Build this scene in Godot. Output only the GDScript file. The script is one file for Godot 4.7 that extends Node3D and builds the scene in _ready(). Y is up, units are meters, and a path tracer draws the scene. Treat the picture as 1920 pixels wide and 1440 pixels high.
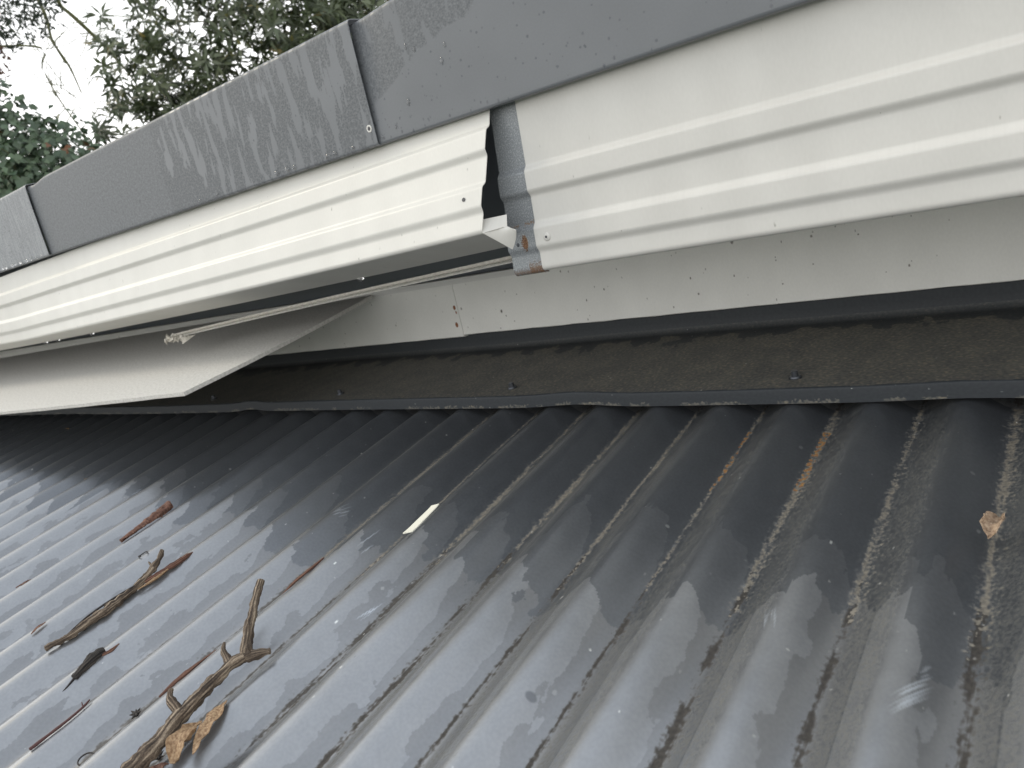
extends Node3D
# All lengths below are written relative to the eye of the camera; LIFT puts the eye above the ground (y = 0).
const LIFT := Vector3(0, 3.3, 0)
const PITCH := 0.0838          # distance from crest to crest of the corrugated sheets
const CREST_X := -0.1255       # one crest
const SLOPE := 0.157           # fall of the lower roof
const ROOF_Y := -0.279
const ROOF_Z := 0.818

var org := Vector3.ZERO
var rng := RandomNumberGenerator.new()
var used := {}
var M := {}

func _ready() -> void:
	# ---------- camera, sky, sun, exposure
	var cam := Camera3D.new()
	cam.name = "camera"
	cam.transform = Transform3D(Basis(Vector3(0.78107, -0.21559, -0.58605), Vector3(0.03323, 0.95153, -0.30576), Vector3(0.62356, 0.21935, 0.75037)).orthonormalized(), LIFT)
	cam.fov = 52.97
	cam.near = 0.02
	cam.far = 400.0
	var lens := CameraAttributesPhysical.new()
	lens.frustum_focal_length = 6.86
	lens.frustum_focus_distance = 0.82
	lens.exposure_aperture = 2.8
	cam.attributes = lens
	cam.fov = 52.97
	add_child(cam)
	cam.current = true
	var sky_mat := ProceduralSkyMaterial.new()
	sky_mat.sky_top_color = Color(0.70, 0.725, 0.76)
	sky_mat.sky_horizon_color = Color(1.0, 0.995, 0.985)
	sky_mat.sky_curve = 0.5
	sky_mat.ground_bottom_color = Color(0.25, 0.27, 0.22)
	sky_mat.ground_horizon_color = Color(0.55, 0.55, 0.5)
	sky_mat.sun_angle_max = 1.0
	sky_mat.energy_multiplier = 2.7
	var sky := Sky.new()
	sky.sky_material = sky_mat
	var env := Environment.new()
	env.background_mode = Environment.BG_SKY
	env.sky = sky
	env.background_energy_multiplier = 1.0
	env.tonemap_mode = Environment.TONE_MAPPER_LINEAR
	env.tonemap_exposure = 0.82
	env.sdfgi_enabled = true
	env.ssao_enabled = true
	env.ssil_enabled = true
	var we := WorldEnvironment.new()
	we.name = "world_environment"
	we.environment = env
	add_child(we)
	var sun := DirectionalLight3D.new()
	sun.name = "sun"
	sun.light_energy = 0.4
	sun.light_color = Color(1.0, 0.96, 0.88)
	sun.light_angular_distance = 16.0
	sun.shadow_enabled = true
	add_child(sun)
	sun.look_at_from_position(Vector3(-8, 5.5, 2.0), Vector3.ZERO)
	rng.seed = 11
	materials()
	setting()
	lower_roof()
	apron()
	eave_wall()
	fascia_right()
	fascia_left()
	joiner()
	barge()
	soffit()
	litter()
	trees()

# ---------------------------------------------------------------- helpers
func numbered(n: String) -> String:
	if not used.has(n):
		used[n] = 0
		return n
	used[n] += 1
	return "%s_%03d" % [n, used[n]]

func thing(called: String, label: String, category: String, base: Vector3, group := "", kind := "") -> Node3D:
	var o := Node3D.new()
	o.name = numbered(called)
	add_child(o)
	o.position = base + LIFT
	org = base
	mark(o, label, category, group, kind)
	return o

func mark(o: Node3D, label: String, category: String, group := "", kind := "") -> void:
	o.set_meta("label", label)
	if category: o.set_meta("category", category)
	if group: o.set_meta("group", group)
	if kind: o.set_meta("kind", kind)

func part(called: String, mesh: Mesh, mat: Material, parent: Node) -> MeshInstance3D:
	var o := MeshInstance3D.new()
	o.name = called
	o.mesh = mesh
	o.material_override = mat
	parent.add_child(o, true)
	return o

# a part whose own origin is at a point (meshes built about the origin)
func part_at(called: String, mesh: Mesh, mat: Material, parent: Node, at: Vector3, basis := Basis.IDENTITY) -> MeshInstance3D:
	var o := part(called, mesh, mat, parent)
	o.transform = Transform3D(basis, at - org)
	return o

func one(called: String, label: String, category: String, base: Vector3, mesh: Mesh, mat: Material, group := "", kind := "") -> MeshInstance3D:
	var o := MeshInstance3D.new()
	o.name = numbered(called)
	o.mesh = mesh
	o.material_override = mat
	add_child(o)
	o.position = base + LIFT
	mark(o, label, category, group, kind)
	return o

func roof_y(z: float) -> float:
	return ROOF_Y + SLOPE * (-z - ROOF_Z)

func dent(x: float, z: float) -> float:
	var h := 0.0
	for d in [[-0.537, 0.471, 0.016, 0.004], [-0.715, 0.383, 0.014, 0.003], [-1.04, 0.41, 0.016, 0.003], [-0.125, 0.33, 0.03, 0.0015], [-0.46, 0.62, 0.03, 0.002]]:
		var e: float = ((x - d[0]) * (x - d[0]) * 2.0 + pow((z + ROOF_Z) * 1.0122 - d[1], 2)) / (d[2] * d[2])
		if e < 9.0: h -= d[3] * exp(-e)
	return h

func corr(x: float) -> float:
	return 0.0103 * (cos(TAU * (x - CREST_X) / PITCH) - 1.0)

# a point on the lower roof: x along the eave, s metres down from the flashing, h above the metal
func on_roof(x: float, s: float, h := 0.0) -> Vector3:
	var z := -ROOF_Z + s / 1.0122
	return Vector3(x, roof_y(z) + corr(x) + h, z)

# above the crests only
func on_crest(x: float, s: float, h := 0.0) -> Vector3:
	var z := -ROOF_Z + s / 1.0122
	return Vector3(x, roof_y(z) + h, z)

# surface grid of rows x columns with thickness; normals smooth
func grid(rows: Array, uvs: Array, t: float, flip := false) -> ArrayMesh:
	var n := rows.size()
	var m: int = rows[0].size()
	var v := PackedVector3Array()
	var nn := PackedVector3Array()
	var uv := PackedVector2Array()
	var ix := PackedInt32Array()
	var sg := -1.0 if flip else 1.0
	for i in n:
		for j in m:
			var di: Vector3 = rows[mini(i + 1, n - 1)][j] - rows[maxi(i - 1, 0)][j]
			var dj: Vector3 = rows[i][mini(j + 1, m - 1)] - rows[i][maxi(j - 1, 0)]
			v.append(rows[i][j] - org)
			nn.append(di.cross(dj).normalized() * sg)
			uv.append(uvs[i][j] if uvs.size() else Vector2(rows[i][j].x, rows[i][j].y))
	var cnt := n * m
	if t > 0.0:
		for k in cnt:
			v.append(v[k] - nn[k] * t)
			nn.append(-nn[k])
			uv.append(uv[k])
	for i in n - 1:
		for j in m - 1:
			var a := i * m + j
			var b := a + m
			var q := [a, b + 1, b, a, a + 1, b + 1]
			if flip: q = [a, b, b + 1, a, b + 1, a + 1]
			for e in q: ix.append(e)
			if t > 0.0:
				for e in [q[0], q[2], q[1], q[3], q[5], q[4]]: ix.append(e + cnt)
	if t > 0.0:
		var rim := []
		for j in m - 1:
			rim.append([j, j + 1])
			rim.append([(n - 1) * m + j + 1, (n - 1) * m + j])
		for i in n - 1:
			rim.append([(i + 1) * m, i * m])
			rim.append([i * m + m - 1, (i + 1) * m + m - 1])
		for r in rim:
			var a0: int = r[0]
			var b0: int = r[1]
			var s := v.size()
			var fn := (v[b0] - v[a0]).cross(-nn[a0]).normalized() * -sg
			for e in [a0, b0, b0 + cnt, a0 + cnt]:
				v.append(v[e])
				nn.append(fn)
				uv.append(uv[e])
			var q2 := [s, s + 1, s + 2, s, s + 2, s + 3]
			if flip: q2 = [s, s + 2, s + 1, s, s + 3, s + 2]
			for e in q2: ix.append(e)
	return arr(v, nn, uv, ix)

func arr(v: PackedVector3Array, nn: PackedVector3Array, uv: PackedVector2Array, ix: PackedInt32Array, col := PackedColorArray()) -> ArrayMesh:
	var a := []
	a.resize(Mesh.ARRAY_MAX)
	a[Mesh.ARRAY_VERTEX] = v
	a[Mesh.ARRAY_NORMAL] = nn
	if uv.size(): a[Mesh.ARRAY_TEX_UV] = uv
	if col.size(): a[Mesh.ARRAY_COLOR] = col
	a[Mesh.ARRAY_INDEX] = ix
	var am := ArrayMesh.new()
	am.add_surface_from_arrays(Mesh.PRIMITIVE_TRIANGLES, a)
	return am

# tube through points, radii per point, lumpy skin
func tube(pts: Array, rad: Array, sides := 10, lump := 0.0, seed_ := 1, step := 0.004, freq := 75.0) -> ArrayMesh:
	var nz := FastNoiseLite.new()
	nz.seed = seed_
	nz.frequency = freq
	nz.fractal_octaves = 3
	var c := Curve3D.new()
	var rc := []
	for i in pts.size():
		var p: Vector3 = pts[i]
		var a: Vector3 = pts[maxi(i - 1, 0)]
		var b: Vector3 = pts[mini(i + 1, pts.size() - 1)]
		var tan := (b - a) / 6.0
		c.add_point(p, -tan, tan)
	c.bake_interval = step
	var total := c.get_baked_length()
	for i in pts.size(): rc.append(c.get_closest_offset(pts[i]))
	var k := maxi(int(total / step), pts.size() * 2)
	var v := PackedVector3Array()
	var nn := PackedVector3Array()
	var uv := PackedVector2Array()
	var ix := PackedInt32Array()
	var up := Vector3(0.13, 0.97, 0.2)
	for i in k + 1:
		var o := total * i / k
		var p := c.sample_baked(o, true)
		var d := (c.sample_baked(minf(o + step, total), true) - c.sample_baked(maxf(o - step, 0), true)).normalized()
		var r := float(rad[-1])
		for e in rc.size() - 1:
			if o <= rc[e + 1]:
				r = lerpf(rad[e], rad[e + 1], clampf((o - rc[e]) / maxf(rc[e + 1] - rc[e], 1e-6), 0, 1))
				break
		var sx := d.cross(up).normalized()
		var sy := sx.cross(d).normalized()
		for s in sides + 1:
			var an := TAU * (s % sides) / sides
			var dir := sx * cos(an) + sy * sin(an)
			var q := p + dir * r
			q += dir * r * lump * nz.get_noise_3dv(q)
			v.append(q - org)
			nn.append(dir)
			uv.append(Vector2(float(s) / sides, o * 10.0))
	var w := sides + 1
	for i in k:
		for s in sides:
			var a := i * w + s
			for e in [a, a + 1, a + w, a + 1, a + w + 1, a + w]: ix.append(e)
	# recompute smooth normals from faces
	var acc := PackedVector3Array()
	acc.resize(v.size())
	for e in range(0, ix.size(), 3):
		var fn := (v[ix[e + 2]] - v[ix[e]]).cross(v[ix[e + 1]] - v[ix[e]])
		for g in 3: acc[ix[e + g]] += fn
	for i in k + 1:
		var sm := acc[i * w] + acc[i * w + sides]
		acc[i * w] = sm
		acc[i * w + sides] = sm
	for i in v.size(): nn[i] = acc[i].normalized()
	for endi in 2:
		var row := 0 if endi == 0 else k
		var cp := Vector3.ZERO
		for s in sides: cp += v[row * w + s] / sides
		var dirn: Vector3 = (c.sample_baked(0) - c.sample_baked(step * 2)) if endi == 0 else (c.sample_baked(total) - c.sample_baked(total - step * 2))
		dirn = dirn.normalized()
		var b0 := v.size()
		v.append(cp + dirn * float(rad[0 if endi == 0 else -1]) * 0.3)
		nn.append(dirn)
		uv.append(Vector2(0.5, 0))
		for s in w:
			v.append(v[row * w + s])
			nn.append(dirn)
			uv.append(Vector2(0.5, 0.1))
		for s in sides:
			if endi == 0:
				for e in [b0, b0 + 2 + s, b0 + 1 + s]: ix.append(e)
			else:
				for e in [b0, b0 + 1 + s, b0 + 2 + s]: ix.append(e)
	return arr(v, nn, uv, ix)

func box_mesh(a: Vector3, b: Vector3) -> ArrayMesh:
	var st := SurfaceTool.new()
	st.begin(Mesh.PRIMITIVE_TRIANGLES)
	var bm := BoxMesh.new()
	bm.size = (b - a).abs()
	st.append_from(bm, 0, Transform3D(Basis.IDENTITY, (a + b) / 2.0 - org))
	return st.commit()

func noise_bytes(w: int, h: int, seed_: int, freq: float, oct := 3, sx := 1, sy := 1, type := FastNoiseLite.TYPE_SIMPLEX_SMOOTH) -> PackedByteArray:
	var nz := FastNoiseLite.new()
	nz.seed = seed_
	nz.frequency = freq
	nz.noise_type = type
	nz.fractal_octaves = oct
	if oct <= 1: nz.fractal_type = FastNoiseLite.FRACTAL_NONE
	var im := nz.get_image(maxi(w / sx, 4), maxi(h / sy, 4))
	im.convert(Image.FORMAT_L8)
	if sx > 1 or sy > 1: im.resize(w, h, Image.INTERPOLATE_CUBIC)
	return im.get_data()

func tex_rgb(w: int, h: int, d: PackedByteArray) -> ImageTexture:
	return ImageTexture.create_from_image(Image.create_from_data(w, h, false, Image.FORMAT_RGB8, d))

func tex_l(w: int, h: int, d: PackedByteArray) -> ImageTexture:
	return ImageTexture.create_from_image(Image.create_from_data(w, h, false, Image.FORMAT_L8, d))

func spot(d: PackedByteArray, w: int, h: int, cx: float, cy: float, rx: float, ry: float, c: Array, a := 1.0) -> void:
	for y in range(maxi(0, int(cy - ry - 1)), mini(h, int(cy + ry + 2))):
		for x in range(maxi(0, int(cx - rx - 1)), mini(w, int(cx + rx + 2))):
			var e := pow((x + 0.5 - cx) / rx, 2) + pow((y + 0.5 - cy) / ry, 2)
			if e < 1.3:
				var k := a * clampf((1.3 - e) / 0.6, 0, 1)
				for g in 3:
					d[(y * w + x) * 3 + g] = int(lerpf(d[(y * w + x) * 3 + g], c[g], k))

func flat_mat(c: Color, rough: float, metal := 0.0) -> StandardMaterial3D:
	var m := StandardMaterial3D.new()
	m.albedo_color = c
	m.roughness = rough
	m.metallic = metal
	return m

func tex_mat(t: Texture2D, rough: float, rt: Texture2D = null, metal := 0.0) -> StandardMaterial3D:
	var m := StandardMaterial3D.new()
	m.albedo_texture = t
	m.roughness = rough
	m.metallic = metal
	if rt:
		m.roughness = 1.0
		m.roughness_texture = rt
		m.roughness_texture_channel = BaseMaterial3D.TEXTURE_CHANNEL_RED
	return m

func grain_tex(seed_: int, freq: float, c0: Color, c1: Color, c2: Color, size := 512, oct := 4, type := FastNoiseLite.TYPE_SIMPLEX_SMOOTH) -> ImageTexture:
	var b := noise_bytes(size, size, seed_, freq, oct, 1, 1, type)
	var d := PackedByteArray()
	d.resize(size * size * 3)
	for i in size * size:
		var t := b[i] / 255.0
		var c := c0.lerp(c1, t * 2.0) if t < 0.5 else c1.lerp(c2, t * 2.0 - 1.0)
		d[i * 3] = int(c.r * 255)
		d[i * 3 + 1] = int(c.g * 255)
		d[i * 3 + 2] = int(c.b * 255)
	return tex_rgb(size, size, d)

# ---------------------------------------------------------------- materials
func materials() -> void:
	roof_material()
	flashing_material()
	barge_materials()
	fascia_materials()
	M.bark = bark_mat(5, Color(0.14, 0.11, 0.09), Color(0.36, 0.31, 0.26), Color(0.66, 0.60, 0.52))
	M.red_bark = bark_mat(6, Color(0.20, 0.13, 0.11), Color(0.40, 0.28, 0.23), Color(0.56, 0.43, 0.36))
	M.red_scrap = bark_mat(6, Color(0.20, 0.13, 0.11), Color(0.41, 0.29, 0.24), Color(0.60, 0.47, 0.40), true)
	M.dark_bark = bark_mat(7, Color(0.08, 0.07, 0.07), Color(0.19, 0.18, 0.17), Color(0.34, 0.31, 0.28))
	var lf := StandardMaterial3D.new()
	lf.albedo_texture = grain_tex(8, 0.04, Color(0.36, 0.26, 0.18), Color(0.60, 0.49, 0.37), Color(0.78, 0.69, 0.56), 256)
	lf.uv1_triplanar = true
	lf.uv1_scale = Vector3(30, 30, 30)
	lf.roughness = 0.75
	M.dry_leaf = lf
	var pl: StandardMaterial3D = lf.duplicate()
	pl.albedo_texture = grain_tex(18, 0.05, Color(0.40, 0.32, 0.26), Color(0.62, 0.53, 0.44), Color(0.80, 0.73, 0.63), 256)
	M.pale_leaf = pl
	M.purple_twig = flat_mat(Color(0.30, 0.18, 0.17), 0.6)
	M.black_twig = flat_mat(Color(0.13, 0.11, 0.11), 0.7)
	M.screw = flat_mat(Color(0.33, 0.34, 0.36), 0.35, 0.7)
	M.rubber = flat_mat(Color(0.12, 0.13, 0.14), 0.5)
	M.white_plastic = tex_mat(grain_tex(9, 0.02, Color(0.86, 0.85, 0.78), Color(0.95, 0.94, 0.88), Color(0.98, 0.97, 0.93), 128), 0.5)
	M.rust = flat_mat(Color(0.55, 0.36, 0.24), 0.9)
	M.cavity = flat_mat(Color(0.47, 0.49, 0.51), 0.9)
	M.hole = flat_mat(Color(0.30, 0.30, 0.31), 0.5, 0.5)  # dark grey standing in for the shade inside the rivet holes
	M.dark_timber = flat_mat(Color(0.22, 0.19, 0.16), 0.9)
	var water := StandardMaterial3D.new()
	water.albedo_color = Color(1, 1, 1, 0.03)
	water.transparency = BaseMaterial3D.TRANSPARENCY_ALPHA
	water.refraction_enabled = true
	water.refraction_scale = 0.033
	water.roughness = 0.0
	M.water = water

func bark_mat(seed_: int, c0: Color, c1: Color, c2: Color, tri := false) -> StandardMaterial3D:
	var w := 256
	var b := noise_bytes(w, w, seed_, 0.045, 5, 1, 4)
	var f := noise_bytes(w, w, seed_ + 50, 0.2, 3)
	var d := PackedByteArray()
	d.resize(w * w * 3)
	for i in w * w:
		var t := clampf((b[i] * 0.7 + f[i] * 0.3) / 255.0 * 1.7 - 0.35, 0.0, 1.0)
		var c := c0.lerp(c1, t * 2.0) if t < 0.5 else c1.lerp(c2, t * 2.0 - 1.0)
		d[i * 3] = int(c.r * 255)
		d[i * 3 + 1] = int(c.g * 255)
		d[i * 3 + 2] = int(c.b * 255)
	var m := tex_mat(tex_rgb(w, w, d), 0.9)
	m.uv1_scale = Vector3(1, 0.7, 1)
	if tri:
		m.uv1_triplanar = true
		m.uv1_scale = Vector3(26, 26, 26)
	m.heightmap_enabled = true
	m.heightmap_texture = m.albedo_texture
	m.heightmap_scale = 0.03
	return m

const RW := 2048
const RH := 1024
const RX0 := -1.448
const RLEN := 1.676
const RS0 := -0.03
const RSLEN := 0.98

func roof_material() -> void:
	var w := RW
	var h := RH
	var fine := noise_bytes(w, h, 21, 0.22, 2)
	var mid := noise_bytes(w, h, 22, 0.035, 4)
	var big := noise_bytes(w, h, 23, 0.008, 3)
	var jag := noise_bytes(w, h, 24, 0.028, 5, 1, 2)
	var strk := noise_bytes(w, h, 25, 0.16, 3, 1, 8)
	var crumb := noise_bytes(w, h, 26, 0.12, 2)
	var d := PackedByteArray()
	d.resize(w * h * 3)
	var ro := PackedByteArray()
	ro.resize(w * h * 3)
	var kk := 64
	var pv := PackedFloat32Array()   # per valley variations
	var r2 := RandomNumberGenerator.new()
	r2.seed = 5
	for i in kk * 6: pv.append(r2.randf())
	for x in w:
		var X := RX0 + (x + 0.5) / w * RLEN
		var ph := (X - CREST_X) / PITCH
		var k := int(floor(ph))
		var f := ph - k               # 0 crest, 0.5 valley, 1 next crest
		var ki := (k + kk) % kk
		var v0 := pv[ki * 6]
		var v1 := pv[ki * 6 + 1]
		var v2 := pv[ki * 6 + 2]
		var v3 := pv[ki * 6 + 3]
		var near := clampf((X + 1.0) / 0.5, 0.0, 1.0)      # the flutes by the joint carry more dirt
		var g := f if f < 0.72 else f - 1.0       # -0.28 .. 0.72, crest at 0
		var arch0 := 0.222 + 0.06 * (v3 - 0.5) + (0.4 + 0.35 * v2) * (g - 0.14) * (g - 0.14)
		for y in h:
			var i := y * w + x
			var s := RS0 + (y + 0.5) / h * RSLEN
			var nf := fine[i] / 255.0 - 0.5
			var nm := mid[i] / 255.0 - 0.5
			var nb := big[i] / 255.0 - 0.5
			var nj := jag[i] / 255.0 - 0.5
			var ns := strk[i] / 255.0 - 0.5
			var nc := crumb[i] / 255.0
			var t := 112.0 + nf * 10.0 + nm * 4.0
			var mt := 0.72
			var cool := 7.0
			var rough := 0.34 + nm * 0.06
			var ss := s + 0.05 * nj + 0.02 * (v0 - 0.5)
			# rain-washed tongue
			if ss > arch0:
				t += 13.0
				cool = 6.0
				rough = 0.31 + nm * 0.04
			# dry pale film over the crest, jagged edge towards the valley
			var st := ss - 0.305 - 0.06 * (v1 - 0.5) + clampf((-X - 0.9) * 0.14, 0.0, 0.15)
			if st > 0.0 and f < 0.72 or st > 0.0 and g < 0.0:
				var hw := 0.09 + 0.85 * sqrt(st) * (0.75 + 0.5 * v0)
				var lim := 0.29 + 0.10 * (v2 - 0.5) + 0.30 * nj + 0.10 * nb
				if g < minf(hw, lim) + 0.05 * nj and g > -minf(hw, 0.26):
					t = 156.0 + nf * 10.0 + nm * 7.0
					cool = 4.0
					rough = 0.31 + nm * 0.05
				elif st > 0.02 and g > 0.0:
					t = 141.0 + nf * 9.0 + nb * 8.0
					cool = 3.0
					rough = 0.28
			var cr := t - cool * 0.5
			var cg := t
			var cb := t + cool * 0.6
			# dust on the slope that faces away
			if f > 0.52 and f < 0.98:
				var du := clampf((f - 0.52) / 0.05, 0.0, 1.0) * clampf((0.93 - f + ns * 0.12 + nf * 0.16) / 0.09, 0.0, 1.0) * clampf(0.42 + nm * 0.7 + nf * 1.6 + (nc - 0.5) * 0.6, 0.0, 1.0) * 0.6
				mt = lerpf(mt, 0.2, du)
				cr = lerpf(cr, 98.0, du)
				cg = lerpf(cg, 97.0, du)
				cb = lerpf(cb, 91.0, du)
				rough = lerpf(rough, 0.58, du)
			# powder of dirt in the valley
			var wv := 0.022 + 0.030 * v3 + 0.02 * nb
			var dv := (f - 0.485 - 0.03 * nb) / wv
			var dens := exp(-dv * dv * (0.55 if dv > 0.0 else 1.0))
			if dens > 0.02:
				var change := 0.275 + 0.03 * (v0 - 0.5) + 0.07 * nm + 0.10 * (nc - 0.5) + 0.06 * nf
				if X < -0.55: change += 0.09 * clampf((-X - 0.55) * 4.0, 0.0, 1.0)
				if s < change:
					var a := clampf((dens * (0.75 + ns * 0.9 + nb * 0.6) + (nc - 0.5) * 0.8 + nf * 0.7 - 0.20) * 1.7, 0.0, 1.0) * lerpf(0.45, 0.58, near)
					if s < 0.035: a *= 0.4 + nc
					var tr := 132.0 + nf * 70.0
					var tg := 121.0 + nf * 66.0
					var tb := 102.0 + nf * 56.0
					if X > -0.36 and X < -0.20 and s < 0.10 + 0.05 * v1 and s > 0.02 and nc > 0.50 and absf(dv) < 0.9:
						tr = 146.0 + nf * 50.0
						tg = 101.0 + nf * 55.0
						tb = 56.0
						a = maxf(a, 0.8)
					cr = lerpf(cr, tr, a)
					cg = lerpf(cg, tg, a)
					cb = lerpf(cb, tb, a)
					rough = lerpf(rough, 0.9, a)
					mt *= 1.0 - a
				else:
					var a2 := clampf((dens * (0.8 + ns * 1.6 + nj * 1.4) + (nc - 0.5) * 0.9 + nf * 0.6 - 0.28) * 1.8, 0.0, 1.0) * lerpf(0.35, 0.85, near)
					cr = lerpf(cr, 48.0 + nf * 40.0, a2)
					cg = lerpf(cg, 44.0 + nf * 38.0, a2)
					cb = lerpf(cb, 39.0 + nf * 34.0, a2)
					rough = lerpf(rough, 0.85, a2)
					mt *= 1.0 - a2
			d[i * 3] = int(clampf(cr, 0, 255))
			d[i * 3 + 1] = int(clampf(cg, 0, 255))
			d[i * 3 + 2] = int(clampf(cb, 0, 255))
			ro[i * 3] = int(clampf(rough, 0, 1) * 255)
			ro[i * 3 + 1] = int(mt * 255)
	# white specks, bird lime and scratches
	for n in 520:
		var a := r2.randf_range(0.3, 1.0) if r2.randf() < 0.35 else r2.randf_range(0.15, 0.5)
		var e := r2.randf_range(0.5, 1.3) if r2.randf() < 0.93 else r2.randf_range(1.5, 2.4)
		spot(d, w, h, r2.randf() * w, r2.randf() * h, e, e * r2.randf_range(0.7, 1.6), [225, 225, 220], a)
	for m in [[-0.2128, 0.3337, 0.25, 8, 0.020, 0.006], [-0.111, 0.376, -0.6, 20, 0.034, 0.0035], [-0.108, 0.352, -0.6, 5, 0.018, 0.002], [-0.787, 0.262, -0.5, 8, 0.026, 0.006], [-0.60, 0.40, -0.2, 4, 0.03, 0.002], [-0.70, 0.30, -0.1, 4, 0.05, 0.012], [-1.35, 0.25, -0.2, 4, 0.02, 0.01], [-0.035, 0.37, 0.1, 3, 0.018, 0.002]]:
		for n in m[3]:
			var off := r2.randf_range(-1, 1)
			var px: float = (m[0] + off * m[5] - RX0) / RLEN * w
			var py: float = (m[1] + r2.randf_range(-0.3, 0.3) * m[4] - RS0) / RSLEN * h
			var ln: float = m[4] * r2.randf_range(0.4, 1.0) / RSLEN * h
			var al := r2.randf_range(0.15, 0.5)
			for q in int(ln):
				spot(d, w, h, px + (q - ln / 2) * float(m[2]), py + q - ln / 2, 0.6, 1.0, [215, 222, 230], al * 1.2 * sin(PI * q / ln))
	for n in [[-0.614, 0.428], [-0.834, 0.262], [-0.195, 0.23], [-0.70, 0.352], [-1.06, 0.36]]:
		spot(d, w, h, (n[0] - RX0) / RLEN * w, (n[1] - RS0) / RSLEN * h, 1.3, 2.2, [235, 236, 232], 0.9)
	for n in [[-0.0777, 0.3272], [-0.34, 0.235], [-0.36, 0.45]]:
		spot(d, w, h, (n[0] - RX0) / RLEN * w, (n[1] - RS0) / RSLEN * h, 5, 4, [105, 108, 112], 0.7)
	var rm := tex_rgb(w, h, ro)
	M.roof = tex_mat(tex_rgb(w, h, d), 1.0, rm, 1.0)
	M.roof.metallic_texture = rm
	M.roof.metallic_texture_channel = BaseMaterial3D.TEXTURE_CHANNEL_GREEN

func flashing_material() -> void:
	var w := 2048
	var h := 256
	var fine := noise_bytes(w, h, 31, 0.2, 2)
	var fleck := noise_bytes(w, h, 32, 0.30, 2, 2, 1)
	var mid := noise_bytes(w, h, 33, 0.02, 4)
	var d := PackedByteArray()
	d.resize(w * h * 3)
	for y in h:
		var v := (y + 0.5) / h         # 0 lower edge .. 1 top of the upstand
		for x in w:
			var i := y * w + x
			var nf := fine[i] / 255.0 - 0.5
			var fl := fleck[i] / 255.0
			var nm := mid[i] / 255.0 - 0.5
			var dust := 0.0
			if v > 0.085 + nm * 0.012 and v < 0.80:
				dust = clampf(0.66 + nm * 0.35 + nf * 0.5, 0.0, 1.0)
			if v > 0.66 + nm * 0.22 and v < 0.8: dust *= 0.35
			if (v < 0.012 + nf * 0.03 and nm > 0.0) or (v > 0.085 and v < 0.12 and nm + nf * 0.6 > 0.06): dust = clampf(0.6 + nf, 0.0, 1.0)
			var cr := lerpf(40.0, 102.0, dust) + nf * 10.0
			var cg := lerpf(44.0, 98.0, dust) + nf * 10.0
			var cb := lerpf(48.0, 89.0, dust) + nf * 9.0
			if fl > 0.68 and dust > 0.2:
				var e := clampf((fl - 0.66) * 7.0, 0.0, 0.75) * dust
				cr = lerpf(cr, 142.0, e)
				cg = lerpf(cg, 128.0, e)
				cb = lerpf(cb, 102.0, e)
			d[i * 3] = int(clampf(cr, 0, 255))
			d[i * 3 + 1] = int(clampf(cg, 0, 255))
			d[i * 3 + 2] = int(clampf(cb, 0, 255))
	var r2 := RandomNumberGenerator.new()
	r2.seed = 9
	for n in 90: spot(d, w, h, r2.randf() * w, r2.randf() * h * 0.8, 0.8, 0.8, [200, 200, 190], r2.randf_range(0.3, 0.9))
	M.flashing = tex_mat(tex_rgb(w, h, d), 0.62)

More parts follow.
